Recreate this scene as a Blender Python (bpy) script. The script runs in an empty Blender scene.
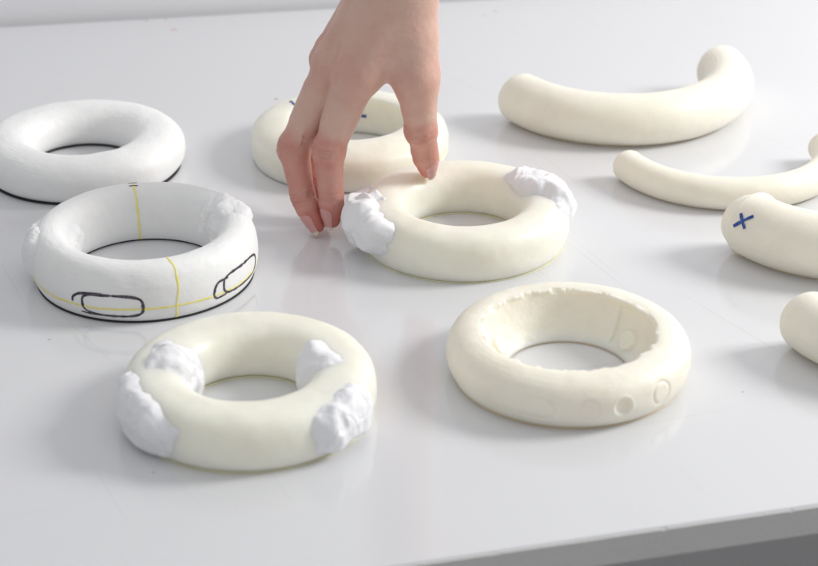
import bpy, math
import numpy as np
from mathutils import Vector
PI = math.pi; R = math.radians; MM = 0.001
S = bpy.context.scene; COL = S.collection

# ------------------------------------------------------------------ noise
def _hash(i, j, k, seed):
    h = (i*374761393 + j*668265263 + k*2147483647 + seed*1274126177) & 0xffffffff
    h = ((h ^ (h >> 13))*1274126177) & 0xffffffff
    h = ((h ^ (h >> 16))*2246822519) & 0xffffffff
    return ((h ^ (h >> 15)) & 0xffff)/32767.5 - 1.0
def vnoise(p, seed=0):
    p = np.asarray(p, float); i = np.floor(p).astype(np.int64); f = p - i
    u = f*f*f*(f*(f*6-15)+10); r = 0
    for a in (0, 1):
        for b in (0, 1):
            for c in (0, 1):
                w = (u[..., 0] if a else 1-u[..., 0])*(u[..., 1] if b else 1-u[..., 1])*(u[..., 2] if c else 1-u[..., 2])
                r = r + w*_hash(i[..., 0]+a, i[..., 1]+b, i[..., 2]+c, seed)
    return r
def fbm(p, seed=0, o=4, gain=.5):
    r = 0; a = 1; q = np.asarray(p, float)
    for k in range(o):
        r = r + a*vnoise(q, seed+k*7); q = q*2.03 + 3.1; a *= gain
    return r
def sstep(a, b, x):
    t = np.clip((x-a)/(b-a), 0, 1); return t*t*(3-2*t)

# ------------------------------------------------------------------ mesh helpers
def link(name, verts, faces, mat, parent=None, smooth=True, loc=(0, 0, 0)):
    me = bpy.data.meshes.new(name)
    me.from_pydata([tuple(v) for v in np.asarray(verts).tolist()], [], faces if isinstance(faces, list) else faces.tolist())
    me.update()
    if smooth: me.polygons.foreach_set('use_smooth', np.ones(len(me.polygons), bool))
    o = bpy.data.objects.new(name, me); COL.objects.link(o)
    if mat: me.materials.append(mat)
    o.location = loc
    if parent: o.parent = parent
    return o
def grid_faces(n, m, wrap_n=False, wrap_m=False):
    a = np.arange(n*m).reshape(n, m)
    i = np.arange(n if wrap_n else n-1); j = np.arange(m if wrap_m else m-1)
    I, J = np.meshgrid(i, j, indexing='ij'); I2 = (I+1) % n; J2 = (J+1) % m
    return np.stack([a[I, J], a[I2, J], a[I2, J2], a[I, J2]], -1).reshape(-1, 4)
def empty(name, label, cat, loc, group=None):
    o = bpy.data.objects.new(name, None); COL.objects.link(o); o.empty_display_size = .02
    o.location = loc; o['label'] = label; o['category'] = cat
    if group: o['group'] = group
    return o

# ------------------------------------------------------------------ materials
def new_mat(name):
    m = bpy.data.materials.new(name); m.use_nodes = True
    nt = m.node_tree; return m, nt, nt.nodes['Principled BSDF']
def nd(nt, t, **k):
    n = nt.nodes.new(t)
    for a, v in k.items():
        if a in n.inputs: n.inputs[a].default_value = v
        else: setattr(n, a, v)
    return n
def cast_mat(name, col, rough=.45, sss=.0, srad=(.006, .005, .0035), var=.05, bump=.25, grain=900, spec=.5, tint=None, scale=45.):
    """cast resin / plaster: slight colour mottling, fine pitted bump"""
    m, nt, b = new_mat(name); L = nt.links.new
    tc = nd(nt, 'ShaderNodeTexCoord')
    n1 = nd(nt, 'ShaderNodeTexNoise', Scale=scale, Detail=5., Roughness=.6)
    L(tc.outputs['Object'], n1.inputs['Vector'])
    mix = nd(nt, 'ShaderNodeMix', data_type='RGBA')
    c2 = tint or tuple(c*(1-var*2) for c in col)
    mix.inputs['A'].default_value = (*col, 1); mix.inputs['B'].default_value = (*c2, 1)
    rp = nd(nt, 'ShaderNodeMapRange'); rp.inputs['From Min'].default_value = .42; rp.inputs['From Max'].default_value = .72
    L(n1.outputs['Fac'], rp.inputs['Value']); L(rp.outputs['Result'], mix.inputs['Factor'])
    L(mix.outputs['Result'], b.inputs['Base Color'])
    n2 = nd(nt, 'ShaderNodeTexNoise', Scale=float(grain), Detail=4., Roughness=.65)
    n3 = nd(nt, 'ShaderNodeTexNoise', Scale=120., Detail=3., Roughness=.5)
    L(tc.outputs['Object'], n2.inputs['Vector']); L(tc.outputs['Object'], n3.inputs['Vector'])
    ad = nd(nt, 'ShaderNodeMath', operation='MULTIPLY_ADD'); ad.inputs[1].default_value = 2.5
    L(n3.outputs['Fac'], ad.inputs[0]); L(n2.outputs['Fac'], ad.inputs[2])
    bp = nd(nt, 'ShaderNodeBump', Strength=bump, Distance=.0004)
    L(ad.outputs[0], bp.inputs['Height']); L(bp.outputs['Normal'], b.inputs['Normal'])
    rr = nd(nt, 'ShaderNodeMapRange'); rr.inputs['To Min'].default_value = rough-.06; rr.inputs['To Max'].default_value = rough+.1
    L(n1.outputs['Fac'], rr.inputs['Value']); L(rr.outputs['Result'], b.inputs['Roughness'])
    b.inputs['Specular IOR Level'].default_value = spec
    b.inputs['Subsurface Weight'].default_value = sss
    b.inputs['Subsurface Radius'].default_value = srad; b.inputs['Subsurface Scale'].default_value = 1
    return m
M_plaster = cast_mat('white_plaster', (.93, .93, .92), .5, .2, var=.02, bump=.3)
M_resin = cast_mat('pale_resin', (.94, .92, .805), .35, .55, srad=(.011, .009, .005), var=.035, bump=.2)
M_ivory = cast_mat('ivory_foam', (.95, .905, .785), .42, .4, srad=(.009, .006, .0032), var=.035, bump=.28)
M_clay = cast_mat('white_clay', (.87, .87, .89), .7, .1, var=.015, bump=.45, grain=600, spec=.3)
M_dust = cast_mat('dry_white_filler', (.91, .91, .91), .7, .05, var=.03, bump=.6, grain=700, spec=.3)
M_black = cast_mat('black_board', (.025, .025, .03), .5, 0, bump=.1)
M_tanglow = cast_mat('tan_contact_glow', (.95, .76, .48), .5, .3, bump=.1)  # warm glow where ivory pieces meet the table, painted as colour
M_yellowglow = cast_mat('yellow_contact_glow', (1., .95, .62), .45, .4, bump=.1)  # yellow light through the foot of the resin, painted as colour
M_yellow = cast_mat('yellow_marker', (.90, .80, .20), .5, 0, var=.12, bump=.1, tint=(.93, .89, .55), scale=420.)
M_ink = cast_mat('black_marker', (.03, .02, .035), .45, 0, bump=.1, tint=(.16, .14, .17), scale=480.)
M_blue = cast_mat('blue_marker', (.012, .06, .30), .45, 0, bump=.1, tint=(.06, .14, .40), scale=480.)

def table_mat():
    m, nt, b = new_mat('white_laminate'); L = nt.links.new
    tc = nd(nt, 'ShaderNodeTexCoord'); O = tc.outputs['Object']
    n1 = nd(nt, 'ShaderNodeTexNoise', Scale=6., Detail=6., Roughness=.6); L(O, n1.inputs['Vector'])
    base = nd(nt, 'ShaderNodeMix', data_type='RGBA'); base.inputs['A'].default_value = (.735, .737, .755, 1); base.inputs['B'].default_value = (.70, .702, .72, 1)
    L(n1.outputs['Fac'], base.inputs['Factor']); cur = base.outputs['Result']
    # hairline scratches: strongly stretched noise, thresholded, at three bearings
    sc = None
    for ang, scl, thr, sd in ((66, (9, 900, 1), .80, 1.3), (57, (6, 700, 1), .81, 7.7), (-20, (7, 800, 1), .82, 4.1)):
        mp = nd(nt, 'ShaderNodeMapping'); mp.inputs['Rotation'].default_value = (0, 0, R(ang)); mp.inputs['Scale'].default_value = scl; mp.inputs['Location'].default_value = (sd, sd, 0)
        rot = nd(nt, 'ShaderNodeVectorRotate', rotation_type='Z_AXIS', Angle=R(ang)); L(O, rot.inputs['Vector'])
        mp.inputs['Rotation'].default_value = (0, 0, 0)
        wob = nd(nt, 'ShaderNodeTexNoise', Scale=4., Detail=1.); L(O, wob.inputs['Vector'])
        va = nd(nt, 'ShaderNodeVectorMath', operation='MULTIPLY_ADD'); va.inputs[1].default_value = (.012, .012, 0)
        L(wob.outputs['Color'], va.inputs[0]); L(rot.outputs[0], va.inputs[2]); L(va.outputs[0], mp.inputs['Vector'])
        nz = nd(nt, 'ShaderNodeTexNoise', Scale=1., Detail=0.); L(mp.outputs[0], nz.inputs['Vector'])
        mr = nd(nt, 'ShaderNodeMapRange'); mr.inputs['From Min'].default_value = thr; mr.inputs['From Max'].default_value = thr+.03
        L(nz.outputs['Fac'], mr.inputs['Value'])
        if sc is None: sc = mr.outputs[0]
        else:
            mx = nd(nt, 'ShaderNodeMath', operation='MAXIMUM'); L(sc, mx.inputs[0]); L(mr.outputs[0], mx.inputs[1]); sc = mx.outputs[0]
    f = nd(nt, 'ShaderNodeMath', operation='MULTIPLY'); f.inputs[1].default_value = .22; L(sc, f.inputs[0])
    mx = nd(nt, 'ShaderNodeMix', data_type='RGBA'); mx.inputs['B'].default_value = (.45, .45, .45, 1); L(f.outputs[0], mx.inputs['Factor']); L(cur, mx.inputs['A']); cur = mx.outputs['Result']
    # tiny scattered dirt specks
    vo = nd(nt, 'ShaderNodeTexVoronoi', Scale=26.); L(O, vo.inputs['Vector'])
    sx = nd(nt, 'ShaderNodeSeparateColor'); L(vo.outputs['Color'], sx.inputs[0])
    th = nd(nt, 'ShaderNodeMath', operation='MULTIPLY'); th.inputs[1].default_value = .028; pw = nd(nt, 'ShaderNodeMath', operation='POWER'); pw.inputs[1].default_value = 5
    L(sx.outputs[0], pw.inputs[0]); L(pw.outputs[0], th.inputs[0])
    lt = nd(nt, 'ShaderNodeMath', operation='LESS_THAN'); L(vo.outputs['Distance'], lt.inputs[0]); L(th.outputs[0], lt.inputs[1])
    l2 = nd(nt, 'ShaderNodeMath', operation='MULTIPLY'); l2.inputs[1].default_value = .5; L(lt.outputs[0], l2.inputs[0])
    mx = nd(nt, 'ShaderNodeMix', data_type='RGBA'); mx.inputs['B'].default_value = (.3, .29, .28, 1); L(l2.outputs[0], mx.inputs['Factor']); L(cur, mx.inputs['A']); cur = mx.outputs['Result']
    # individual stains at fixed places on the table
    for (x, y, rx, ry, c) in SPECKS:
        d = nd(nt, 'ShaderNodeVectorMath', operation='SUBTRACT'); d.inputs[1].default_value = (x*MM, y*MM, 0); L(O, d.inputs[0])
        s2 = nd(nt, 'ShaderNodeVectorMath', operation='MULTIPLY'); s2.inputs[1].default_value = (1000/rx, 1000/ry, 0); L(d.outputs[0], s2.inputs[0])
        ln = nd(nt, 'ShaderNodeVectorMath', operation='LENGTH'); L(s2.outputs[0], ln.inputs[0])
        mr = nd(nt, 'ShaderNodeMapRange'); mr.inputs['From Min'].default_value = .5; mr.inputs['From Max'].default_value = 1.; mr.inputs['To Min'].default_value = .8; mr.inputs['To Max'].default_value = 0
        L(ln.outputs['Value'], mr.inputs['Value'])
        mx = nd(nt, 'ShaderNodeMix', data_type='RGBA'); mx.inputs['B'].default_value = (*c, 1); L(mr.outputs[0], mx.inputs['Factor']); L(cur, mx.inputs['A']); cur = mx.outputs['Result']
    L(cur, b.inputs['Base Color'])
    rn = nd(nt, 'ShaderNodeTexNoise', Scale=18., Detail=6., Roughness=.65); L(O, rn.inputs['Vector'])
    rr = nd(nt, 'ShaderNodeMapRange'); rr.inputs['To Min'].default_value = .07; rr.inputs['To Max'].default_value = .15
    L(rn.outputs['Fac'], rr.inputs['Value']); L(rr.outputs[0], b.inputs['Roughness'])
    b.inputs['Specular IOR Level'].default_value = .85
    bn = nd(nt, 'ShaderNodeTexNoise', Scale=260., Detail=3.); L(O, bn.inputs['Vector'])
    bp = nd(nt, 'ShaderNodeBump', Strength=.06, Distance=.0003); L(bn.outputs['Fac'], bp.inputs['Height']); L(bp.outputs[0], b.inputs['Normal'])
    return m
SPECKS = [(-159, 385, 3.2, 1.6, (.55, .2, .2)), (-180, 404, 2, 1.6, (.3, .28, .25)), (-167, 407, 1.6, 1.4, (.3, .28, .25)),
          (-82, 255, 1.6, 1.6, (.25, .22, .2)), (60, 424, 2.2, 1.5, (.4, .36, .3)), (52, 416, 1.8, 1.2, (.4, .36, .3)),
          (-170, -60, 1.0, 1.0, (.4, .4, .4)), (-107, -178, .9, .9, (.4, .4, .4)), (150, -110, .8, .8, (.4, .4, .4))]

def plain_mat(name, c, rough=.6, scale=8., var=.1, bump=.1):
    m, nt, b = new_mat(name); L = nt.links.new
    tc = nd(nt, 'ShaderNodeTexCoord'); n = nd(nt, 'ShaderNodeTexNoise', Scale=scale, Detail=6., Roughness=.6); L(tc.outputs['Object'], n.inputs['Vector'])
    mx = nd(nt, 'ShaderNodeMix', data_type='RGBA'); mx.inputs['A'].default_value = (*c, 1); mx.inputs['B'].default_value = (*(v*(1-var) for v in c), 1)
    L(n.outputs['Fac'], mx.inputs['Factor']); L(mx.outputs['Result'], b.inputs['Base Color']); b.inputs['Roughness'].default_value = rough
    n2 = nd(nt, 'ShaderNodeTexNoise', Scale=scale*20, Detail=4.); L(tc.outputs['Object'], n2.inputs['Vector'])
    bp = nd(nt, 'ShaderNodeBump', Strength=bump, Distance=.001); L(n2.outputs['Fac'], bp.inputs['Height']); L(bp.outputs[0], b.inputs['Normal'])
    return m

# ------------------------------------------------------------------ setting
def box_mesh(poly, z0, z1):
    n = len(poly); v = [(x, y, z0) for x, y in poly] + [(x, y, z1) for x, y in poly]
    f = [list(range(n))[::-1], list(range(n, 2*n))] + [[i, (i+1) % n, n+(i+1) % n, n+i] for i in range(n)]
    return np.array(v), f
def bevel(o, w, seg=3):
    md = o.modifiers.new('bevel', 'BEVEL'); md.width = w; md.segments = seg; md.limit_method = 'ANGLE'; md.angle_limit = R(40)
def fl(x): return -245.4 + (x+3.5)*.254          # front edge of the table (mm)
def bl(x): return 390.1 + (x+277.6)*.178          # rear edge
XL, XR = -900., 900.
tab = empty('table', 'white laminate table top with fine scratches under all the rings', 'table', (0, 0, 0))
v, f = box_mesh([(XL, fl(XL)), (XR, fl(XR)), (XR, bl(XR)), (XL, bl(XL))], -14.2, 0)
top = link('tabletop', v*MM, f, table_mat(), tab, smooth=False); bevel(top, .0009)
# grey edge band, glued on the front face
e = np.array([fl(XL), fl(XR)]); nx, ny = .246, -.969
xs = np.linspace(XL, XR, 3600); ys = fl(xs); q = np.stack([xs/3.1, xs*0, xs*0+2], -1)
chip = np.maximum(fbm(q, 5, 3)-.7, 0)*.7*np.maximum(vnoise(q*.12, 6), 0)*2 + np.maximum(fbm(q*.17, 9, 3)-.5, 0)*.35     # small chips along the worn upper edge
rows = [np.stack([xs+nx*o_, ys+ny*o_, z_], -1) for o_, z_ in ((.05, 0*xs-14.0), (.75, 0*xs-14.0), (.8, 0*xs-13.7), (.8, -1.1-chip), (.7, -.85-chip), (.05, -.8-chip))]
eb = link('edge_band', np.stack(rows, 1).reshape(-1, 3)*MM, grid_faces(len(xs), 6, False, True), plain_mat('grey_edge', (.84, .83, .82), .55, 40., .10, .3), tab, smooth=False)
v, f = box_mesh([(-650, -250), (650, 20), (650, 380), (-650, 200)], -70, -14.4)
link('under_frame', v*MM, f, plain_mat('frame_grey', (.13, .10, .08)), tab, smooth=False)
for x, y in ((-600, -200), (600, 60), (600, 330), (-600, 150)):
    v, f = box_mesh([(x-20, y-20), (x+20, y-20), (x+20, y+20), (x-20, y+20)], -719, -70.2)
    link('leg', v*MM, f, bpy.data.materials['frame_grey'], tab, smooth=False)
v, f = box_mesh([(-3000, -3000), (3000, -3000), (3000, 3000), (-3000, 3000)], -740, -720)
o = link('floor', v*MM, f, plain_mat('floor_brown_grey', (.085, .064, .048), .85, 3., .25), None, smooth=False); o['kind'] = 'structure'
wl = lambda x: bl(x)+6
v, f = box_mesh([(-2500, wl(-2500)), (2500, wl(2500)), (2500, wl(2500)+100), (-2500, wl(-2500)+100)], -719, 1500)
o = link('wall', v*MM, f, plain_mat('wall_paint', (.86, .86, .885), .7, 3., .04), None, smooth=False)
o['label'] = 'plain pale grey wall along the far edge of the table'; o['category'] = 'wall'

# ------------------------------------------------------------------ rings
def super_prof(w, H, n, m=176, flat=.06):
    t = np.linspace(0, 2*PI, m, endpoint=False)
    return sp_eval(t, w, H, n)
def sp_eval(t, w, H, n):
    c, s = np.cos(t), np.sin(t)
    x = w*np.sign(c)*np.abs(c)**(2/n); z = H*.43 + H*.57*np.sign(s)*np.abs(s)**(2/n)
    return x, np.maximum(z, 0)
def catmull(pts, m):
    pts = np.array(pts, float); n = len(pts); out = []
    d = np.r_[0, np.cumsum(np.linalg.norm(np.roll(pts, -1, 0)-pts, axis=1))]
    for q in np.linspace(0, d[-1], m, endpoint=False):
        i = np.searchsorted(d, q, 'right')-1; u = (q-d[i])/(d[i+1]-d[i])
        a, b, c, e = pts[i-1], pts[i], pts[(i+1) % n], pts[(i+2) % n]
        out.append(.5*((2*b)+(c-a)*u+(2*a-5*b+4*c-e)*u*u+(3*b-a-3*c+e)*u**3))
    return np.array(out)
class Ring:
    poly = None
    def prof(s, t):
        if s.poly is None: return sp_eval(t, s.w, s.H, s.n)
        q = np.mod(t, 2*PI); return np.interp(q, s.pt, s.px), np.maximum(np.interp(q, s.pt, s.pz), 0)
    def __init__(s, name, label, mat, c, Ro, w, H, n, z0=0., rough=.25, seed=0, N=480, disp=None, group='cast rings on the table', poly=None):
        if poly is not None:      # section given as points, starting at the outer middle and going up
            c_ = catmull(poly, 400); c_ = np.vstack([c_, c_[:1]]); l_ = np.r_[0, np.cumsum(np.linalg.norm(np.diff(c_, axis=0), axis=1))]
            s.poly = poly; s.pt = l_/l_[-1]*2*PI; s.px = c_[:, 0]-(Ro-w); s.pz = c_[:, 1]
        s.Rc = Ro-w; s.w, s.H, s.n, s.z0, s.seed, s.rough = w, H, n, z0, seed, rough; s.disp = disp
        s.root = empty(name, label, 'ring', (c[0]*MM, c[1]*MM, 0), group)
        th = np.linspace(0, 2*PI, N, endpoint=False); t = np.linspace(0, 2*PI, 200, endpoint=False)
        TH, T = np.meshgrid(th, t, indexing='ij')
        P = s.at(TH, T, 0)
        s.body = link('ring_body', P.reshape(-1, 3)*MM, grid_faces(N, 200, True, True)[:, ::-1], mat, s.root)
    def raw(s, th, t):
        x, z = s.prof(t); r = s.Rc+x
        return np.stack([r*np.cos(th), r*np.sin(th), z+s.z0], -1)
    def nrm(s, th, t):
        e = 2e-3
        a = s.raw(th, t+e)-s.raw(th, t-e); b = s.raw(th+e, t)-s.raw(th-e, t)
        n = np.cross(b, a); return n/np.maximum(np.linalg.norm(n, axis=-1, keepdims=True), 1e-9)
    def at(s, th, t, off):
        th = np.asarray(th, float); t = np.asarray(t, float)
        p = s.raw(th, t); n = s.nrm(th, t)
        d = s.rough*fbm(p/16, s.seed, 3)
        if s.disp: d = d + s.disp(th, t, p)
        d = d*sstep(0, 2.5, p[..., 2]-s.z0)
        return p + n*(d+off)[..., None]
    def ribbon(s, name, pts, width, mat, off=.14, seed=3, taper=True):
        """pen stroke lying on the ring: pts = [(theta deg, t deg)]"""
        pts = np.array(pts, float); d = np.r_[0, np.cumsum(np.linalg.norm(np.diff(s.at(R(1)*pts[:, 0]*1., R(1)*pts[:, 1], 0*pts[:, 0]), axis=0), axis=1))]
        n = max(8, int(d[-1]/.5)); u = np.linspace(0, d[-1], n)
        th = np.radians(np.interp(u, d, pts[:, 0])); t = np.radians(np.interp(u, d, pts[:, 1]))
        k = np.ones(5)/5
        if n > 12:
            th = np.r_[th[:2], np.convolve(th, k, 'valid'), th[-2:]]; t = np.r_[t[:2], np.convolve(t, k, 'valid'), t[-2:]]
        P = s.at(th, t, 0*th+off); Nn = s.nrm(th, t)
        return stroke(name, P, Nn, width, mat, s.root, seed, taper)
def stroke(name, P, Nn, width, mat, parent, seed=3, taper=True):
    n = len(P); T = np.gradient(P, axis=0); B = np.cross(Nn, T); B /= np.maximum(np.linalg.norm(B, axis=1, keepdims=True), 1e-9)
    q = np.arange(n)*.5
    wv = width*(1+.22*vnoise(np.stack([q/2.2, q*0, q*0+seed], -1), seed)); 
    e = np.minimum(np.arange(n), np.arange(n)[::-1])*.5; wv = wv*(np.sqrt(np.clip((e+.15)/(width*.6), 0, 1)) if taper else 1)
    rows = []
    for a, h in ((-.5, -.16), (-.3, 0), (0, .02), (.3, 0), (.5, -.16)): rows.append(P + B*(a*wv)[:, None] + Nn*h)
    V = np.stack(rows, 1)
    return link(name, V.reshape(-1, 3)*MM, grid_faces(n, 5)[:, ::-1], mat, parent)
def base_or_glow_ring(root, mat, r0, r1, h, name='base_or_glow_ring'):  # black ones are real bases; yellow and tan ones are painted contact glow
    N = 240; th = np.linspace(0, 2*PI, N, endpoint=False)
    pr = [(r0, .05), (r1, .05), (r1+.15, h*.5), (r1, h), (r0, h), (r0-.15, h*.5)]
    P = np.stack([np.stack([r*np.cos(th), r*np.sin(th), 0*th+z], -1) for r, z in pr], 1)
    return link(name, P.reshape(-1, 3)*MM, grid_faces(N, 6, True, True), mat, root, smooth=False)

def clay(ring, name, th0, th1, t0, t1, thick, mat, seed, edge=.34, rag=.3, lump=.5, fine=.35, shape=None, label=None, N=150):
    """lump of soft clay pressed on to a ring: angle range, section range (deg), thickness in mm"""
    u = np.linspace(-1, 1, N); U, V = np.meshgrid(u, u, indexing='ij')
    th = R(th0)+(U+1)/2*R(th1-th0); t = R(t0)+(V+1)/2*R(t1-t0)
    p = ring.raw(th, t); n = ring.nrm(th, t)
    rr = np.sqrt(np.abs(U)**2.4+np.abs(V)**2.4)**(2/2.4)
    rr = rr + .75*rag*fbm(p/13, seed, 3, .45)
    if shape is not None: rr = rr + shape(U, V)
    m = sstep(1.0, 1.0-edge-.25, rr)
    rng = np.random.RandomState(seed); pw = p + 1.6*np.stack([fbm(p/7, seed+31, 2), fbm(p/7, seed+32, 2), fbm(p/7, seed+33, 2)], -1)
    kn = np.full(U.shape, -.4)                                   # kneaded, rounded lumps
    for q in range(16):
        a, b = rng.randint(0, N, 2); rad = rng.uniform(7, 14)
        kn = np.maximum(kn, (1-((pw-p[a, b])**2).sum(-1)/rad**2)*rng.uniform(.5, 1))
    k5 = np.ones(5)/5
    kn = np.apply_along_axis(lambda x: np.convolve(np.pad(x, 2, 'edge'), k5, 'valid'), 0, kn); kn = np.apply_along_axis(lambda x: np.convolve(np.pad(x, 2, 'edge'), k5, 'valid'), 1, kn)
    fold = np.exp(-(vnoise(pw/10+5, seed+11)/.09)**2)            # a few creases
    dents = sstep(.25, .65, vnoise(p/8+9, seed+4))               # finger dents
    h = thick*(.58+lump*.42*fbm(p/14, seed+3, 2) + .26*kn - .06*fold - .30*dents) + fine*.6*fbm(p/4, seed+5, 3, .55) - .2*np.exp(-(vnoise(pw/6+2, seed+15)/.12)**2)
    h = np.maximum(h, .5)
    off = -1.0 + m**.75*(1.0+h)
    jit = np.stack([fbm(p/8, seed+21, 2), fbm(p/8, seed+22, 2), fbm(p/8, seed+23, 2)], -1)
    P = ring.at(th, t, off)
    P = P + jit*(m*.6)[..., None]
    P[..., 2] = np.maximum(P[..., 2], .3)
    o = link(name, P.reshape(-1, 3)*MM, grid_faces(N, N)[:, ::-1], mat, ring.root)
    if label: o['label'] = label
    return o

# A: white ring at the far left, on a black board ring
A = Ring('ring', 'plain white ring on a thin black base at far left, behind the marker-lined ring', M_plaster, (-184.5, 149), 57.5, 15.2, 21.6, 2.3, 1.0, .22, 11, disp=lambda th, t, p: .065*fbm(np.stack([np.hypot(p[..., 0], p[..., 1])*.9, th*7, p[..., 2]*.3], -1), 55, 3)*sstep(11, 18, p[..., 2])+.06*fbm(p/3.5, 57, 2)*sstep(10, 20, p[..., 2]))
base_or_glow_ring(A.root, M_black, 30.4, 54.6, .8)
# B: white ring with marker lines
B = Ring('ring', 'white ring marked with yellow lines and black pen outlines, left of the hand', M_plaster, (-132.7, 11), 56.8, 10.2, 28.0, 2.3, 1.0, .2, 23, disp=lambda th, t, p: .065*fbm(np.stack([np.hypot(p[..., 0], p[..., 1])*.9, th*7, p[..., 2]*.3], -1), 55, 3)*sstep(14, 21, p[..., 2])+.06*fbm(p/3.5, 57, 2)*sstep(10, 20, p[..., 2]))
base_or_glow_ring(B.root, M_black, 39.6, 54.4, .7)
def tz(ring, z, side='out'):
    """section angle (deg) at which the ring's side is at height z"""
    t = np.linspace(-PI/2, PI/2, 2000); x, zz = ring.prof(t)
    return float(np.degrees(np.interp(z, zz[zz > 0], t[zz > 0])))
zt = lambda z: tz(B, z-1.0)
B.ribbon('guide_line', [(a, zt(8.0+.5*math.sin(a*.05))) for a in range(186, 372, 3)], 1.25, M_yellow, seed=2)
B.ribbon('guide_line', [(293+.8*math.sin(k*.045)+.3*math.sin(k*.13), k) for k in range(-55, 132, 4)], 1.25, M_yellow, off=.17, seed=5)
B.ribbon('guide_line', [(103-.012*(k-80), k) for k in range(40, 262, 4)], 1.25, M_yellow, off=.17, seed=6)
for t in (76, 96): B.ribbon('tick_mark', [(100.2, t+2), (103, t), (106, t-1)], .8, M_ink, off=.3)
def capsule(a0, a1, z0, z1, n=40, op=0):
    pts = []; zc = (z0+z1)/2; rz = (z1-z0)/2; ra = rz/57*57.3
    for k in range(n+1):
        q = PI*.5+2*PI*k/n*(1-op); x = math.cos(q); y = math.sin(q)
        ex = math.copysign(abs(x)**.55, x); ey = math.copysign(abs(y)**.55, y)
        pts.append(((a0+a1)/2+ex*(a1-a0)/2, zt(zc+ey*rz)))
    return pts
B.ribbon('pen_outline', capsule(245, 276, 4.2, 15.4), 1.45, M_ink, off=.22, seed=8)
B.ribbon('pen_outline', [(256, zt(15.9)), (250, zt(15.7)), (243.5, zt(14.4)), (239.5, zt(12)), (239, zt(9.2))], 1.3, M_ink, off=.26, seed=9)
B.ribbon('pen_outline', [(243.5, zt(4.2)), (249, zt(3.9)), (254.5, zt(4.0))], 1.1, M_ink, off=.2, seed=12)
B.ribbon('pen_outline', capsule(319, 351, 6.2, 17, op=0), 1.4, M_ink, off=.22, seed=10)
B.ribbon('pen_outline', [(322, zt(15.2)), (316, zt(14.9)), (313.5, zt(12.5)), (312.5, zt(8.5)), (314.5, zt(6.0)), (321, zt(6.4))], 1.25, M_ink, off=.26, seed=13)
clay(B, 'filler_patch', 6, 54, 30, 235, 5.4, M_dust, 41, rag=.4, fine=.8)
clay(B, 'filler_patch', 160, 210, -40, 70, 5.0, M_dust, 47, rag=.3, fine=.3)
clay(B, 'filler_patch', 152, 200, 130, 235, 3.2, M_dust, 49, rag=.3, fine=.3)

# E: pale ring behind the hand
Er = Ring('ring', 'pale cream ring with small blue pen marks behind the hand', M_resin, (-34, 165.5), 56.4, 12.0, 23.0, 2.9, .5, .3, 31, poly=[(56.4, 9), (56.2, 13.5), (54.6, 17.6), (50.5, 20.6), (45, 22.4), (39, 23.2), (35, 23), (33.1, 21.8), (32.5, 18), (32.6, 10), (33, 3), (33.6, .4), (34.5, 0), (44, 0), (54, 0), (55.4, 1.2), (56.2, 4.5)])
base_or_glow_ring(Er.root, M_yellowglow, 34.5, 54.0, .5)
def on_z(ring, z, lo, hi):
    """section angle (deg) between lo and hi at which the section is at height z"""
    t = np.radians(np.linspace(lo, hi, 1500)); return float(np.degrees(t[np.argmin(np.abs(ring.prof(t)[1]-z))]))
def on_r(ring, r, lo, hi):
    t = np.radians(np.linspace(lo, hi, 1500)); return float(np.degrees(t[np.argmin(np.abs(ring.prof(t)[0]+ring.Rc-r))]))
Er.ribbon('pen_mark', [(143, on_r(Er, 44, 20, 180)), (147, on_r(Er, 40, 20, 180)), (152, on_r(Er, 35.5, 20, 180))], 1.7, M_blue, off=.2, taper=False)
ti = on_z(Er, 11, 130, 260)
Er.ribbon('pen_mark', [(100, ti), (86, ti), (74, ti)], 2.2, M_blue, off=.2, taper=False)
Er.ribbon('guide_line', [(332, tz(Er, 6.0)), (338, tz(Er, 7.0)), (346, tz(Er, 8.5))], 1.2, M_yellow)

# C: ring under the hand
Cr = Ring('ring', 'cream ring in the centre held by the hand, two white clay lumps on it', M_resin, (28.1, 52.3), 55.3, 12.9, 24.4, 2.55, .5, .3, 37)
base_or_glow_ring(Cr.root, M_yellowglow, 31.4, 53.0, .5)
clay(Cr, 'clay_lump', 160, 236, -34, 96, 12.5, M_clay, 61, rag=.34, fine=.35, shape=lambda U, V: .45*np.clip(U+.2, 0, 1)*np.clip(V, 0, 1)+.25*np.clip(-U, 0, 1)*np.clip(-V, 0, 1))
clay(Cr, 'clay_lump', -16, 56, -18, 152, 7.5, M_clay, 67, rag=.25, fine=.4, shape=lambda U, V: .5*np.clip(U, 0, 1)*np.clip(-V, 0, 1)+.45*np.clip(-U, 0, 1)*np.clip(V, 0, 1))

# D: front ring with four clay lumps
Dr = Ring('ring', 'cream ring nearest the camera with four white clay lumps, front left', M_resin, (-69.9, -126), 55.8, 14.4, 24.2, 2.55, .5, .3, 43)
base_or_glow_ring(Dr.root, M_yellowglow, 29.0, 53.4, .5)
clay(Dr, 'clay_lump', 142, 201, 68, 240, 6.8, M_clay, 71, rag=.22)
clay(Dr, 'clay_lump', 180, 248, -44, 74, 6.8, M_clay, 73, rag=.22, shape=lambda U, V: .5*np.clip(U, 0, 1)*np.clip(V, 0, 1))
clay(Dr, 'clay_lump', -16, 44, 88, 240, 6.4, M_clay, 79, rag=.25)
clay(Dr, 'clay_lump', 296, 352, -40, 74, 6.4, M_clay, 83, rag=.22, shape=lambda U, V: .45*np.clip(-U, 0, 1)*np.clip(V, 0, 1))

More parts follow.
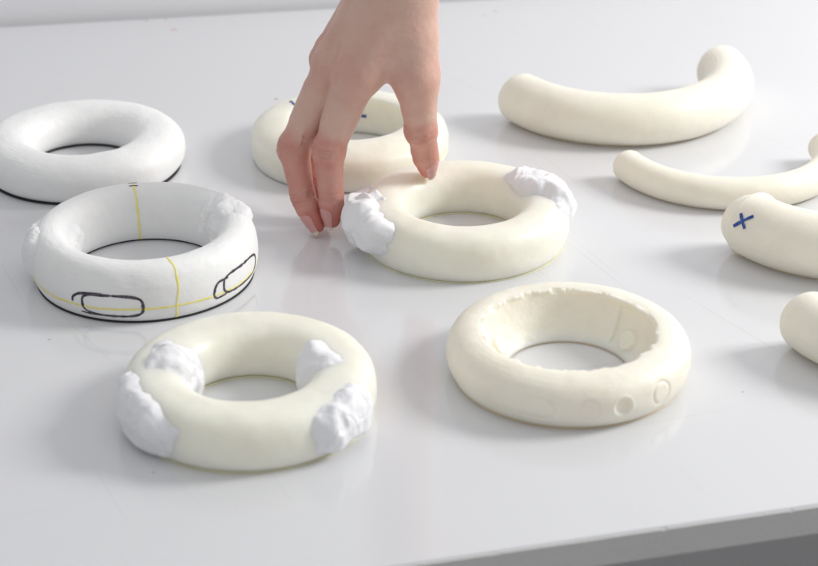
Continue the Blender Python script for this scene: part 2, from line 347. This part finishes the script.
# F: ring with relief outlines and a ragged inner lip
def build_F():
    root = empty('ring', 'ivory ring with ragged inner lip and pressed round dents, right of the front ring', 'ring', (72.5*MM, -91.3*MM, 0), 'cast rings on the table')
    N, m = 960, 260; z0 = .8
    pr = catmull([(49.5, 0), (53.2, 2.4), (55.2, 7), (55.5, 11), (54.6, 15.5), (51.5, 19.4), (47, 21.6), (42.5, 22.2), (39.7, 21.6), (39.0, 20.2), (38.2, 17), (36.6, 12), (33.4, 6), (30.2, 1.6), (29.2, .4), (29.4, 0)], m)
    pr[:, 1] = np.maximum(pr[:, 1], 0)
    tn = np.roll(pr, -1, 0)-np.roll(pr, 1, 0); nn = np.stack([tn[:, 1], -tn[:, 0]], 1); nn /= np.linalg.norm(nn, axis=1, keepdims=True)
    th = np.linspace(0, 2*PI, N, endpoint=False); TH = np.broadcast_to(th[:, None], (N, m))
    RR = np.broadcast_to(pr[:, 0], (N, m)); ZZ = np.broadcast_to(pr[:, 1], (N, m))
    p = np.stack([RR*np.cos(TH), RR*np.sin(TH), ZZ], -1)
    d = .2*fbm(p/16, 91, 3)
    outer = RR > 50
    inner = (RR < 40)
    deg = np.degrees(TH)
    def dth(a): return (deg-a+180) % 360-180
    arc = lambda a: dth(a)*R(1)*55
    ridge = lambda q, w: np.exp(-(q/w)**2)
    # round outlines and one dished dent on the outer wall
    for a, zc, rad, h, dish in ((275.5, 10.4, 4.6, -.5, -.2), (291.5, 10.5, 4.7, .3, -1.5), (313.5, 10.9, 5.2, -.6, .2)):
        q = np.hypot(arc(a), ZZ-zc)
        d = d + outer*(h*ridge(q-rad, .55) + dish*sstep(rad, rad-1.8, q))
    ax = np.clip(arc(246.5), -8, 8); q = np.hypot(arc(246.5)-ax, ZZ-10.3)
    d = d + outer*(-.65*ridge(q-4.7, .6)*sstep(-12, 2, arc(246.5))-.1*sstep(4.7, 3.4, q))
    # inner wall: raised pads and a vertical step
    for a, zc, rad, h in ((31, 6.5, 5.0, 2.0), (161, 6.5, 5.5, 2.6), (190, 11, 4, 1.0)):
        q = np.hypot(dth(a)*R(1)*32, (ZZ-zc)*1.1)
        d = d + inner*h*sstep(rad, rad-.8, q)
    d = d + inner*(-1.3*sstep(48, 46, np.abs(dth(0)))*sstep(1, 4, ZZ)*sstep(21, 18, ZZ))
    d = d + inner*(.16*fbm(p/9, 95, 2)+.08*fbm(p/2.5, 96, 2))
    # trowel rings on the top
    d = d + (~inner)*.035*np.sin(RR*2.2+2.2*fbm(p/25, 97, 2))*sstep(17, 20, ZZ)*(.5+.5*vnoise(p/18, 99)) + (~inner)*.10*fbm(p*np.array([.12,.12,.3]), 98, 3)*sstep(16, 20, ZZ)
    P = p + (np.stack([nn[:, 0]*np.cos(TH), nn[:, 0]*np.sin(TH), np.broadcast_to(nn[:, 1], (N, m))], -1))*(d*sstep(0, 2.5, ZZ))[..., None]
    # ragged flash at the lip
    lip = np.exp(-((RR-39.4)/.8)**2)*sstep(19.2, 20.6, ZZ)
    c = np.stack([np.cos(TH)*40, np.sin(TH)*40, 0*TH], -1)
    rg = fbm(c/4.2, 101, 4, .5); rg2 = np.maximum(fbm(c/8, 103, 3), -.1)
    P[..., 2] += lip*(.45*rg+.55*rg2)
    sh = lip*(.65*rg+1.1*rg2)
    P[..., 0] -= np.cos(TH)*sh; P[..., 1] -= np.sin(TH)*sh
    P[..., 2] += z0
    link('ring_body', P.reshape(-1, 3)*MM, grid_faces(N, m, True, True), M_ivory, root)
    base_or_glow_ring(root, M_tanglow, 28.5, 51.6, .6)  # added ring, its tan stands in for glow along the contact line
build_F()

# ------------------------------------------------------------------ half-ring arcs
def arc_obj(label, c, Rc, rt, a0, a1, seed, asp=1.0, neck=False, bev1=.1):
    root = empty('arc', label, 'arc', (c[0]*MM, c[1]*MM, 0), 'cut arcs on the right of the table')
    a0, a1 = R(a0), R(a1); L = (a1-a0)*Rc
    N = 420; b0_ = rt*.42; b1_ = rt*bev1
    sarc = L*(1-np.cos(np.linspace(0, PI, N)))/2*.35 + L*np.linspace(0, 1, N)*.65
    e = np.minimum(sarc, L-sarc); bev = np.where(sarc < L/2, b0_, b1_)
    sc = 1-bev/rt*(1-np.sqrt(np.clip(1-(1-np.clip(e/bev, 0, 1))**2, 0, 1)))
    m = 120; f = np.linspace(0, 2*PI, m, endpoint=False)
    th = a0+sarc/Rc; TH, Fm = np.meshgrid(th, f, indexing='ij'); SC = np.broadcast_to(sc[:, None], TH.shape); SA = np.broadcast_to(sarc[:, None], TH.shape)
    base = np.stack([Rc*np.cos(TH), Rc*np.sin(TH), 0*TH], -1)
    q = base + np.stack([rt*np.cos(Fm)*np.cos(TH), rt*np.cos(Fm)*np.sin(TH), rt*np.sin(Fm)], -1)
    r = rt*SC*(1+.010*fbm(q/14, seed, 3))
    # lathe-like ridges running along the inside top
    r = r + .09*np.sin(Fm*34+.6*fbm(q/12, seed+5, 2))*np.exp(-((np.mod(Fm, 2*PI)-2.3)/.5)**2)*SC
    if neck:
        r = r - 1.8*sstep(9.4, 8.5, SA)*SC + .9*np.exp(-((SA-10.4)/1.3)**2)*np.clip(np.sin(Fm)+.4, 0, 1)
        r = r - .35*np.exp(-((Fm-2.05)/.05)**2)*sstep(14, 20, SA)
    P = np.stack([(Rc+r*np.cos(Fm))*np.cos(TH), (Rc+r*np.cos(Fm))*np.sin(TH), np.maximum(rt*asp*.945+r*asp*np.sin(Fm), .12)], -1)
    V = P.reshape(-1, 3); F_ = grid_faces(N, m, False, True).tolist()
    for k, row in ((0, 0), (1, N-1)):       # end faces: fan to the centre
        cpt = P[row].mean(0); V = np.vstack([V, cpt]); ci = len(V)-1
        for j in range(m):
            a, b = row*m+j, row*m+(j+1) % m
            F_.append([a, b, ci] if k == 0 else [b, a, ci])
    V = V*MM
    body = link('arc_body', V, F_, M_ivory, root)
    def at(a, f, off): 
        a = np.radians(a); f = np.radians(f); r = rt*(1+.0)+off
        return np.stack([(Rc+r*np.cos(f))*np.cos(a), (Rc+r*np.cos(f))*np.sin(a), rt*asp*.945+r*asp*np.sin(f)], -1), np.stack([np.cos(f)*np.cos(a), np.cos(f)*np.sin(a), np.sin(f)], -1)
    # added tan strip: warm light at the table contact, put in as colour
    th2 = np.linspace(a0+.06, a1-.06, 120); rows = []
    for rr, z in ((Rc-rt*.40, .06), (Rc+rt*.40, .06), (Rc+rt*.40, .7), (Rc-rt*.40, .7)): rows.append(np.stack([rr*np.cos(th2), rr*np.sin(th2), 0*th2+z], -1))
    link('contact_glow_strip', np.stack(rows, 1).reshape(-1, 3)*MM, grid_faces(120, 4, False, True), M_tanglow, root, smooth=False)
    return root, at
arc_obj('large ivory arc with one end raised to the right, rearmost of the arcs', (126.6, 252.6), 68.2, 15.2, 204.3, 375.5, 3)
arc_obj('slimmest ivory arc, just behind the arc with the blue cross', (177.7, 150.2), 59.0, 9.0, 196.3, 368, 5)
ri, at = arc_obj('thick ivory arc marked with a blue pen cross near its stepped end', (227.5, 66.8), 60, 16.6, 201.4, 372, 7, neck=True)
def arc_stroke(pts, w):
    pts = np.array(pts, float); n = 16; a = np.interp(np.linspace(0, 1, n), np.linspace(0, 1, len(pts)), pts[:, 0]); f = np.interp(np.linspace(0, 1, n), np.linspace(0, 1, len(pts)), pts[:, 1])
    P, Nn = at(a, f, .35); stroke('cross_mark', P, Nn, w, M_blue, ri, 3, False)
arc_stroke([(214.7, 41), (219.6, 19.5)], 1.75); arc_stroke([(214.0, 15.5), (220.8, 46)], 1.75)
arc_obj('ivory arc nearest the front, its rounded end showing at the right frame edge', (242.2, -45.4), 60, 14.6, 195.8, 372, 9)

# ------------------------------------------------------------------ hand
def surface_nets(d, h, org):
    s = d < 0
    nx, ny, nz = d.shape
    cnt = np.zeros((nx-1, ny-1, nz-1), np.uint8)
    cr = [(a, b, c) for a in (0, 1) for b in (0, 1) for c in (0, 1)]
    sl = lambda A, a, b, c: A[a:nx-1+a, b:ny-1+b, c:nz-1+c]
    for q in cr: cnt += sl(s, *q)
    act = (cnt > 0) & (cnt < 8); idx = np.argwhere(act)
    vid = -np.ones(act.shape, np.int64); vid[act] = np.arange(len(idx))
    vals = {q: d[idx[:, 0]+q[0], idx[:, 1]+q[1], idx[:, 2]+q[2]] for q in cr}
    acc = np.zeros((len(idx), 3)); n = np.zeros(len(idx))
    for q in cr:
        for ax in range(3):
            if q[ax]: continue
            q2 = list(q); q2[ax] = 1; q2 = tuple(q2)
            a, b = vals[q], vals[q2]; m = (a < 0) != (b < 0)
            t = np.where(m, a/np.where(m, a-b, 1), 0)
            pt = np.tile(np.array(q, float), (len(idx), 1)); pt[:, ax] = t
            acc[m] += pt[m]; n[m] += 1
    V = (idx + acc/n[:, None])*h + org
    faces = []
    for ax in range(3):
        u, w = (ax+1) % 3, (ax+2) % 3
        A = [slice(1, -1)]*3; A[ax] = slice(0, -1); Bs = list(A); Bs[ax] = slice(1, None)
        sa, sb = s[tuple(A)], s[tuple(Bs)]
        e = np.argwhere(sa != sb); off = np.array([1, 1, 1]); off[ax] = 0; e0 = e+off
        inside = sa[tuple(e.T)]
        du = np.zeros(3, int); du[u] = 1; dw = np.zeros(3, int); dw[w] = 1
        g = [vid[tuple((e0-x).T)] for x in (du*0, du, du+dw, dw)]
        q = np.stack(g, 1); q[~inside] = q[~inside][:, ::-1]
        q = q[(q >= 0).all(1)]
        faces.append(q)
    return V, np.vstack(faces)
def smin(a, b, k):
    h = np.clip(.5+.5*(b-a)/k, 0, 1); return b*(1-h)+a*h-k*h*(1-h)
class Field:
    def __init__(s, lo, hi, h):
        s.lo = np.array(lo, float); s.h = h; n = np.ceil((np.array(hi)-s.lo)/h).astype(int)
        s.ax = [s.lo[i]+h*np.arange(n[i]) for i in range(3)]; s.n = n
    def new(s): return np.full(s.n, 40., np.float32)
    def cone(s, D, a, b, ra, rb, k, sq=None):
        """smooth-union one tapered limb into D (sq: (direction, factor) flattens the section)"""
        a = np.array(a, float); b = np.array(b, float); m = max(ra, rb)*1.3+k+4
        lo = np.minimum(a, b)-m; hi = np.maximum(a, b)+m
        i0 = np.clip(((lo-s.lo)/s.h).astype(int), 0, s.n); i1 = np.clip(((hi-s.lo)/s.h).astype(int)+1, 0, s.n)
        if (i1 <= i0).any(): return
        sl = tuple(slice(x, y) for x, y in zip(i0, i1))
        X = s.ax[0][sl[0]][:, None, None]-a[0]; Y = s.ax[1][sl[1]][None, :, None]-a[1]; Z = s.ax[2][sl[2]][None, None, :]-a[2]
        v = b-a; t = np.clip((X*v[0]+Y*v[1]+Z*v[2])/(v@v), 0, 1)
        x, y, z = X-t*v[0], Y-t*v[1], Z-t*v[2]
        if sq is not None:
            n_, fa = np.array(sq[0], float), sq[1]; n_ = n_/np.linalg.norm(n_); q = (x*n_[0]+y*n_[1]+z*n_[2])*(fa-1)
            x, y, z = x+q*n_[0], y+q*n_[1], z+q*n_[2]
        dd = np.sqrt(x*x+y*y+z*z)-(ra+(rb-ra)*t)
        D[sl] = smin(D[sl], dd.astype(np.float32), k)

FING = {   # joints in mm (knuckle, middle joint, end joint, tip) and radii
 'index':  ([(-27.5, 57, 88), (-41.2, 54.5, 49.5), (-40.6, 53.6, 25), (-40.2, 53.4, 10.5)], [10.2, 7.9, 6.4, 4.4]),
 'middle': ([(-38, 70, 89), (-60, 67, 45.5), (-55.5, 60, 20.5), (-48.6, 55.5, 6.4)], [10.4, 8.0, 6.4, 4.4]),
 'ring':   ([(-40, 85, 86), (-52, 86, 46), (-51, 80, 22), (-47, 75, 10)], [9.8, 7.4, 6.2, 4.8]),
 'little': ([(-38, 97, 84), (-45, 100, 54), (-46, 95, 38), (-45, 89, 28)], [8.8, 6.4, 5.5, 4.4]),
 'thumb':  ([(3.6, 58, 88), (6.2, 63, 57), (8.2, 72, 42), (10.0, 78.5, 28.0)], [10.4, 7.9, 6.9, 4.5]),
}
DORS = {'index': (-.62, -.76, .1), 'middle': (-.72, -.66, .1), 'ring': (-.9, -.3, .2), 'little': (-.9, -.3, .2), 'thumb': (.6, -.78, .1)}
def build_hand():
    F = Field((-80, 34, -1), (32, 146, 250), .68)
    W = [np.array(p, float) for p in ((-4.5, 66, 138), (-6, 96, 140))]
    palm = F.new()
    F.cone(palm, W[0], W[1], 16, 14.5, 1, None)
    for k, r0, r1 in (('index', 15.5, 12.0), ('middle', 15.5, 11.8), ('ring', 15, 11.4), ('little', 14, 10.4)):
        a = W[0]*(1-{'index': 0, 'middle': .33, 'ring': .66, 'little': 1}[k]) + W[1]*{'index': 0, 'middle': .33, 'ring': .66, 'little': 1}[k]
        F.cone(palm, a, np.array(FING[k][0][0])+np.array((3.5, 0, 3)), r0, r1, 7)
    F.cone(palm, (0, 66, 128), (3.2, 59, 90), 14.2, 10.9, 9)                 # ball of the thumb
    F.cone(palm, (-18, 62, 98), (0, 62, 106), 8, 10, 9)                       # web
    F.cone(palm, W[0], (1, 102, 258), 16, 21, 8); F.cone(palm, W[1], (-3, 122, 258), 14.5, 20, 8)   # forearm
    dr = np.array((-.74, -.42, .50)); dr /= np.linalg.norm(dr)
    for k in ('index', 'middle', 'ring'):                                    # knuckle heads and extensor tendons
        j0 = np.array(FING[k][0][0]); w_ = W[0]*.5+W[1]*.5
        F.cone(palm, j0+dr*6.4, j0+dr*6.0+np.array((2, 0, 5)), 6.0, 5.2, 4)
        F.cone(palm, j0+dr*8.8+np.array((3, 0, 7)), w_+dr*13.2, 2.6, 3.0, 5)
    D = palm.copy()
    for k, (J, r) in FING.items():
        f = F.new()
        for i in range(3): F.cone(f, J[i], J[i+1], r[i], r[i+1], 2.5)
        J = [np.array(j, float) for j in J]
        # pad of the fingertip and the fleshy middle of the first segment
        F.cone(f, J[0]*.7+J[1]*.3, J[0]*.35+J[1]*.65, r[0]*.93, r[1]*1.04, 3)
        F.cone(f, J[2]*.55+J[3]*.45, J[2]*.3+J[3]*.7, r[2]*.97, r[3]*1.08, 3)
        F.cone(f, J[1]*1., J[1]*.97+J[2]*.03, r[1]*1.05, r[1]*1.03, 3)
        full = smin(palm, f, 7.0 if k != 'thumb' else 9.0)
        D = smin(D, full, .8)
    D[:, :, -1] = 1; D[:, -1] = 1; D[-1] = 1; D[0] = 1; D[:, 0] = 1; D[:, :, 0] = 1
    V, Q = surface_nets(D, F.h, F.lo)
    # relax
    e = np.vstack([Q[:, [0, 1]], Q[:, [1, 2]], Q[:, [2, 3]], Q[:, [3, 0]]]); e = np.vstack([e, e[:, ::-1]])
    deg = np.bincount(e[:, 0], minlength=len(V))[:, None]
    for it in range(6):
        acc = np.stack([np.bincount(e[:, 0], V[e[:, 1], c], len(V)) for c in range(3)], 1)/np.maximum(deg, 1)
        V = V+(.5 if it % 2 == 0 else -.46)*(acc-V)
    fn = np.cross(V[Q[:, 2]]-V[Q[:, 0]], V[Q[:, 3]]-V[Q[:, 1]]); N = np.zeros_like(V)
    for c in range(4): np.add.at(N, Q[:, c], fn)
    N /= np.maximum(np.linalg.norm(N, axis=1, keepdims=True), 1e-9)
    flush = np.zeros(len(V)); off = .12*fbm(V/4, 5, 2)
    for k, (J, r) in FING.items():
        J = [np.array(j, float) for j in J]
        for i, am in ((1, .7), (2, .58)):
            ax = (J[i+1]-J[i-1]); ax /= np.linalg.norm(ax)
            rel = V-J[i]; s = rel@ax; rad = np.linalg.norm(rel-s[:, None]*ax, axis=1)
            near = (rad < r[i]*1.9)*np.clip(.35+(rel@np.array(DORS[k]))/r[i], 0, 1)
            wig = .5*vnoise(V/2.5, 8+i)
            for q in (-2.3, -.9, .5, 1.9): off -= near*am*np.exp(-((s-q-wig)/.5)**2)
            flush = np.maximum(flush, near*.55*np.exp(-(s/6.5)**2))
        tip = np.linalg.norm(V-J[3], axis=1); flush = np.maximum(flush, 1.0*sstep(24, 4, tip))
        seg = J[3]-J[1]; t = np.clip(((V-J[1])@seg)/(seg@seg), 0, 1); dl = np.linalg.norm(V-J[1]-t[:, None]*seg, axis=1)
        flush = np.maximum(flush, .55*sstep(15, 8, dl))
        flush = np.maximum(flush, .5*np.exp(-(np.linalg.norm(V-J[0], axis=1)/13)**2))
    V = V+N*off[:, None]
    o = link('person', V*MM, Q, skin_mat(), None)
    a = o.data.attributes.new('flush', 'FLOAT', 'POINT'); a.data.foreach_set('value', flush.astype(np.float32))
    o_field.append((F, D))
    o['label'] = 'bare right hand reaching down from above, thumb and fingertips gripping the centre ring'; o['category'] = 'person'
    return o
def skin_mat():
    m, nt, b = new_mat('skin'); L = nt.links.new
    at_ = nd(nt, 'ShaderNodeAttribute', attribute_name='flush'); tc = nd(nt, 'ShaderNodeTexCoord')
    n = nd(nt, 'ShaderNodeTexNoise', Scale=95., Detail=5., Roughness=.6); L(tc.outputs['Object'], n.inputs['Vector'])
    ad = nd(nt, 'ShaderNodeMath', operation='MULTIPLY_ADD'); ad.inputs[1].default_value = .8; L(n.outputs['Fac'], ad.inputs[0])
    sb = nd(nt, 'ShaderNodeMath', operation='SUBTRACT', use_clamp=True); sb.inputs[1].default_value = .38
    L(at_.outputs['Fac'], ad.inputs[2]); L(ad.outputs[0], sb.inputs[0])
    mx = nd(nt, 'ShaderNodeMix', data_type='RGBA'); mx.inputs['A'].default_value = (.69, .46, .38, 1); mx.inputs['B'].default_value = (.58, .19, .15, 1)
    L(sb.outputs[0], mx.inputs['Factor']); L(mx.outputs['Result'], b.inputs['Base Color'])
    b.inputs['Subsurface Weight'].default_value = .25; b.inputs['Subsurface Radius'].default_value = (.004, .0016, .001); b.inputs['Subsurface Scale'].default_value = 1
    b.inputs['Roughness'].default_value = .46; b.inputs['Specular IOR Level'].default_value = .4
    v = nd(nt, 'ShaderNodeTexVoronoi', Scale=900., feature='DISTANCE_TO_EDGE'); L(tc.outputs['Object'], v.inputs['Vector'])
    n2 = nd(nt, 'ShaderNodeTexNoise', Scale=380., Detail=5.); L(tc.outputs['Object'], n2.inputs['Vector'])
    a2 = nd(nt, 'ShaderNodeMath', operation='MULTIPLY_ADD'); a2.inputs[1].default_value = .35; L(v.outputs['Distance'], a2.inputs[0]); L(n2.outputs['Fac'], a2.inputs[2])
    bp = nd(nt, 'ShaderNodeBump', Strength=.5, Distance=.0005); L(a2.outputs[0], bp.inputs['Height']); L(bp.outputs[0], b.inputs['Normal'])
    return m
o_field = []
hand = build_hand()
def nail_mat(name, c):
    m, nt, b = new_mat(name); L = nt.links.new
    tc = nd(nt, 'ShaderNodeTexCoord'); n = nd(nt, 'ShaderNodeTexNoise', Scale=200., Detail=3.); L(tc.outputs['Object'], n.inputs['Vector'])
    mx = nd(nt, 'ShaderNodeMix', data_type='RGBA'); mx.inputs['A'].default_value = (*c, 1); mx.inputs['B'].default_value = (*(q*.9 for q in c), 1)
    L(n.outputs['Fac'], mx.inputs['Factor']); L(mx.outputs['Result'], b.inputs['Base Color'])
    b.inputs['Roughness'].default_value = .28; b.inputs['Subsurface Weight'].default_value = .2; b.inputs['Subsurface Radius'].default_value = (.002, .001, .0008); b.inputs['Subsurface Scale'].default_value = 1
    return m
M_nail = nail_mat('nail_plate', (.72, .36, .34)); M_free = nail_mat('nail_free_edge', (.82, .70, .58))
def sample(P):
    F, D = o_field[0]; q = (P-F.lo)/F.h; q = np.clip(q, 0, np.array(D.shape)-1.001); i = q.astype(int); f = q-i; r = 0
    for a in (0, 1):
        for b in (0, 1):
            for c in (0, 1):
                r = r + (f[..., 0] if a else 1-f[..., 0])*(f[..., 1] if b else 1-f[..., 1])*(f[..., 2] if c else 1-f[..., 2])*D[i[..., 0]+a, i[..., 1]+b, i[..., 2]+c]
    return r
def nail(k, w, L_, ext):
    """nail plate fitted to the back of the last finger joint, its pale free edge as a sub-part"""
    J = FING[k][0]; n = np.array(DORS[k], float)
    J2, J3 = np.array(J[2], float), np.array(J[3], float); a = (J3-J2)/np.linalg.norm(J3-J2)
    n = n-(n@a)*a; n /= np.linalg.norm(n); b = np.cross(a, n)
    nu, nv = 17, 30; smax = 1.2; s0 = smax+1.6-L_
    U, Vv = np.meshgrid(np.linspace(-1, 1, nu), np.linspace(0, 1, nv), indexing='ij')
    def plate(v0, v1, name, mat, par, q):
        V = v0+(v1-v0)*Vv; sr = s0 + V*L_
        sr = sr + .13*L_*U**2*np.clip((.3-V)/.3, 0, 1)                              # rounded base
        if v1 > 1: sr = sr - 1.3*U**2*np.clip((V-1)/max(ext, .01), 0, 1)            # rounded free edge
        sc = np.minimum(sr, smax)
        ang = U*(w/2/FING[k][1][3]*.82)*(1-.25*np.clip((.25-V)/.25, 0, 1)**2)
        dr = b*np.sin(ang)[..., None] + n*np.cos(ang)[..., None]
        O = J3 + a*sc[..., None]; t = np.full(U.shape, 1.); 
        for it in range(40):
            d = sample(O+dr*t[..., None]); t = t+np.clip(-d, -.6, .6)*.7
        top = .34*np.clip(V/.12, 0.25, 1)*np.clip((1.12-np.abs(U))/.2, .35, 1)+q
        over = np.maximum(sr-smax, 0)
        shr = 1-.035*over                                                            # narrows past the fingertip
        def at(h): return O + dr*((t+h)*shr)[..., None] + a*over[..., None] - n*(.035*over**2)[..., None]
        Pt, Pb = at(top), at(top-.5)
        Vt = np.concatenate([Pt.reshape(-1, 3), Pb.reshape(-1, 3)]); g = grid_faces(nu, nv); kk = nu*nv
        f = g.tolist()+(g[:, ::-1]+kk).tolist()
        id_ = np.arange(kk).reshape(nu, nv); bd = np.r_[id_[:, 0], id_[-1, 1:], id_[::-1, -1][1:], id_[0, ::-1][1:-1]]
        for i in range(len(bd)):
            x, y = int(bd[i]), int(bd[(i+1) % len(bd)]); f.append([y, x, x+kk, y+kk])
        return link(name, Vt*MM, f, mat, par)
    p = plate(0, 1.0, 'fingernail', M_nail, hand, 0)
    plate(1.0, 1.0+ext, 'free_edge', M_free, p, .015)
nail('index', 8.2, 11, .22); nail('middle', 8.2, 11, .2); nail('ring', 7.6, 10, .2); nail('little', 6.6, 9, .2); nail('thumb', 8.8, 13.5, .15)

# ------------------------------------------------------------------ light
w = bpy.data.worlds.new('World'); S.world = w; w.use_nodes = True
w.node_tree.nodes['Background'].inputs[0].default_value = (.97, .98, 1.0, 1); w.node_tree.nodes['Background'].inputs[1].default_value = WORLD if 'WORLD' in globals() else .455
def area(name, loc, target, sx, sy, power, col):
    l = bpy.data.lights.new(name, 'AREA'); l.shape = 'RECTANGLE'; l.size = sx; l.size_y = sy; l.energy = power; l.color = col
    o = bpy.data.objects.new(name, l); COL.objects.link(o); o.location = loc
    o.rotation_euler = (Vector(target)-Vector(loc)).to_track_quat('-Z', 'Y').to_euler(); return o
area('window_light', (1.3, .2, .80), (0, .03, 0), .40, .46, 16.5, (1, .99, .965))
area('ceiling_light', (.1, -.1, 1.7), (0, .05, 0), 1.8, 1.4, 3.8, (.96, .98, 1))

# ------------------------------------------------------------------ camera
cd = bpy.data.cameras.new('camera'); cam = bpy.data.objects.new('camera', cd); COL.objects.link(cam); S.camera = cam
pit = R(26.456); Dc = .9765
cam.location = (0, -Dc*math.cos(pit), Dc*math.sin(pit)); cam.rotation_euler = (PI/2-pit, 0, 0)
cd.sensor_width = 36; cd.lens = 1952.9/818*36; cd.clip_start = .02; cd.clip_end = 50
cd.dof.use_dof = True; cd.dof.focus_distance = .99; cd.dof.aperture_fstop = 11
S.view_settings.view_transform = 'Standard'; S.view_settings.look = 'None'; S.view_settings.exposure = .06
S.render.engine = 'CYCLES'; S.cycles.max_bounces = 10
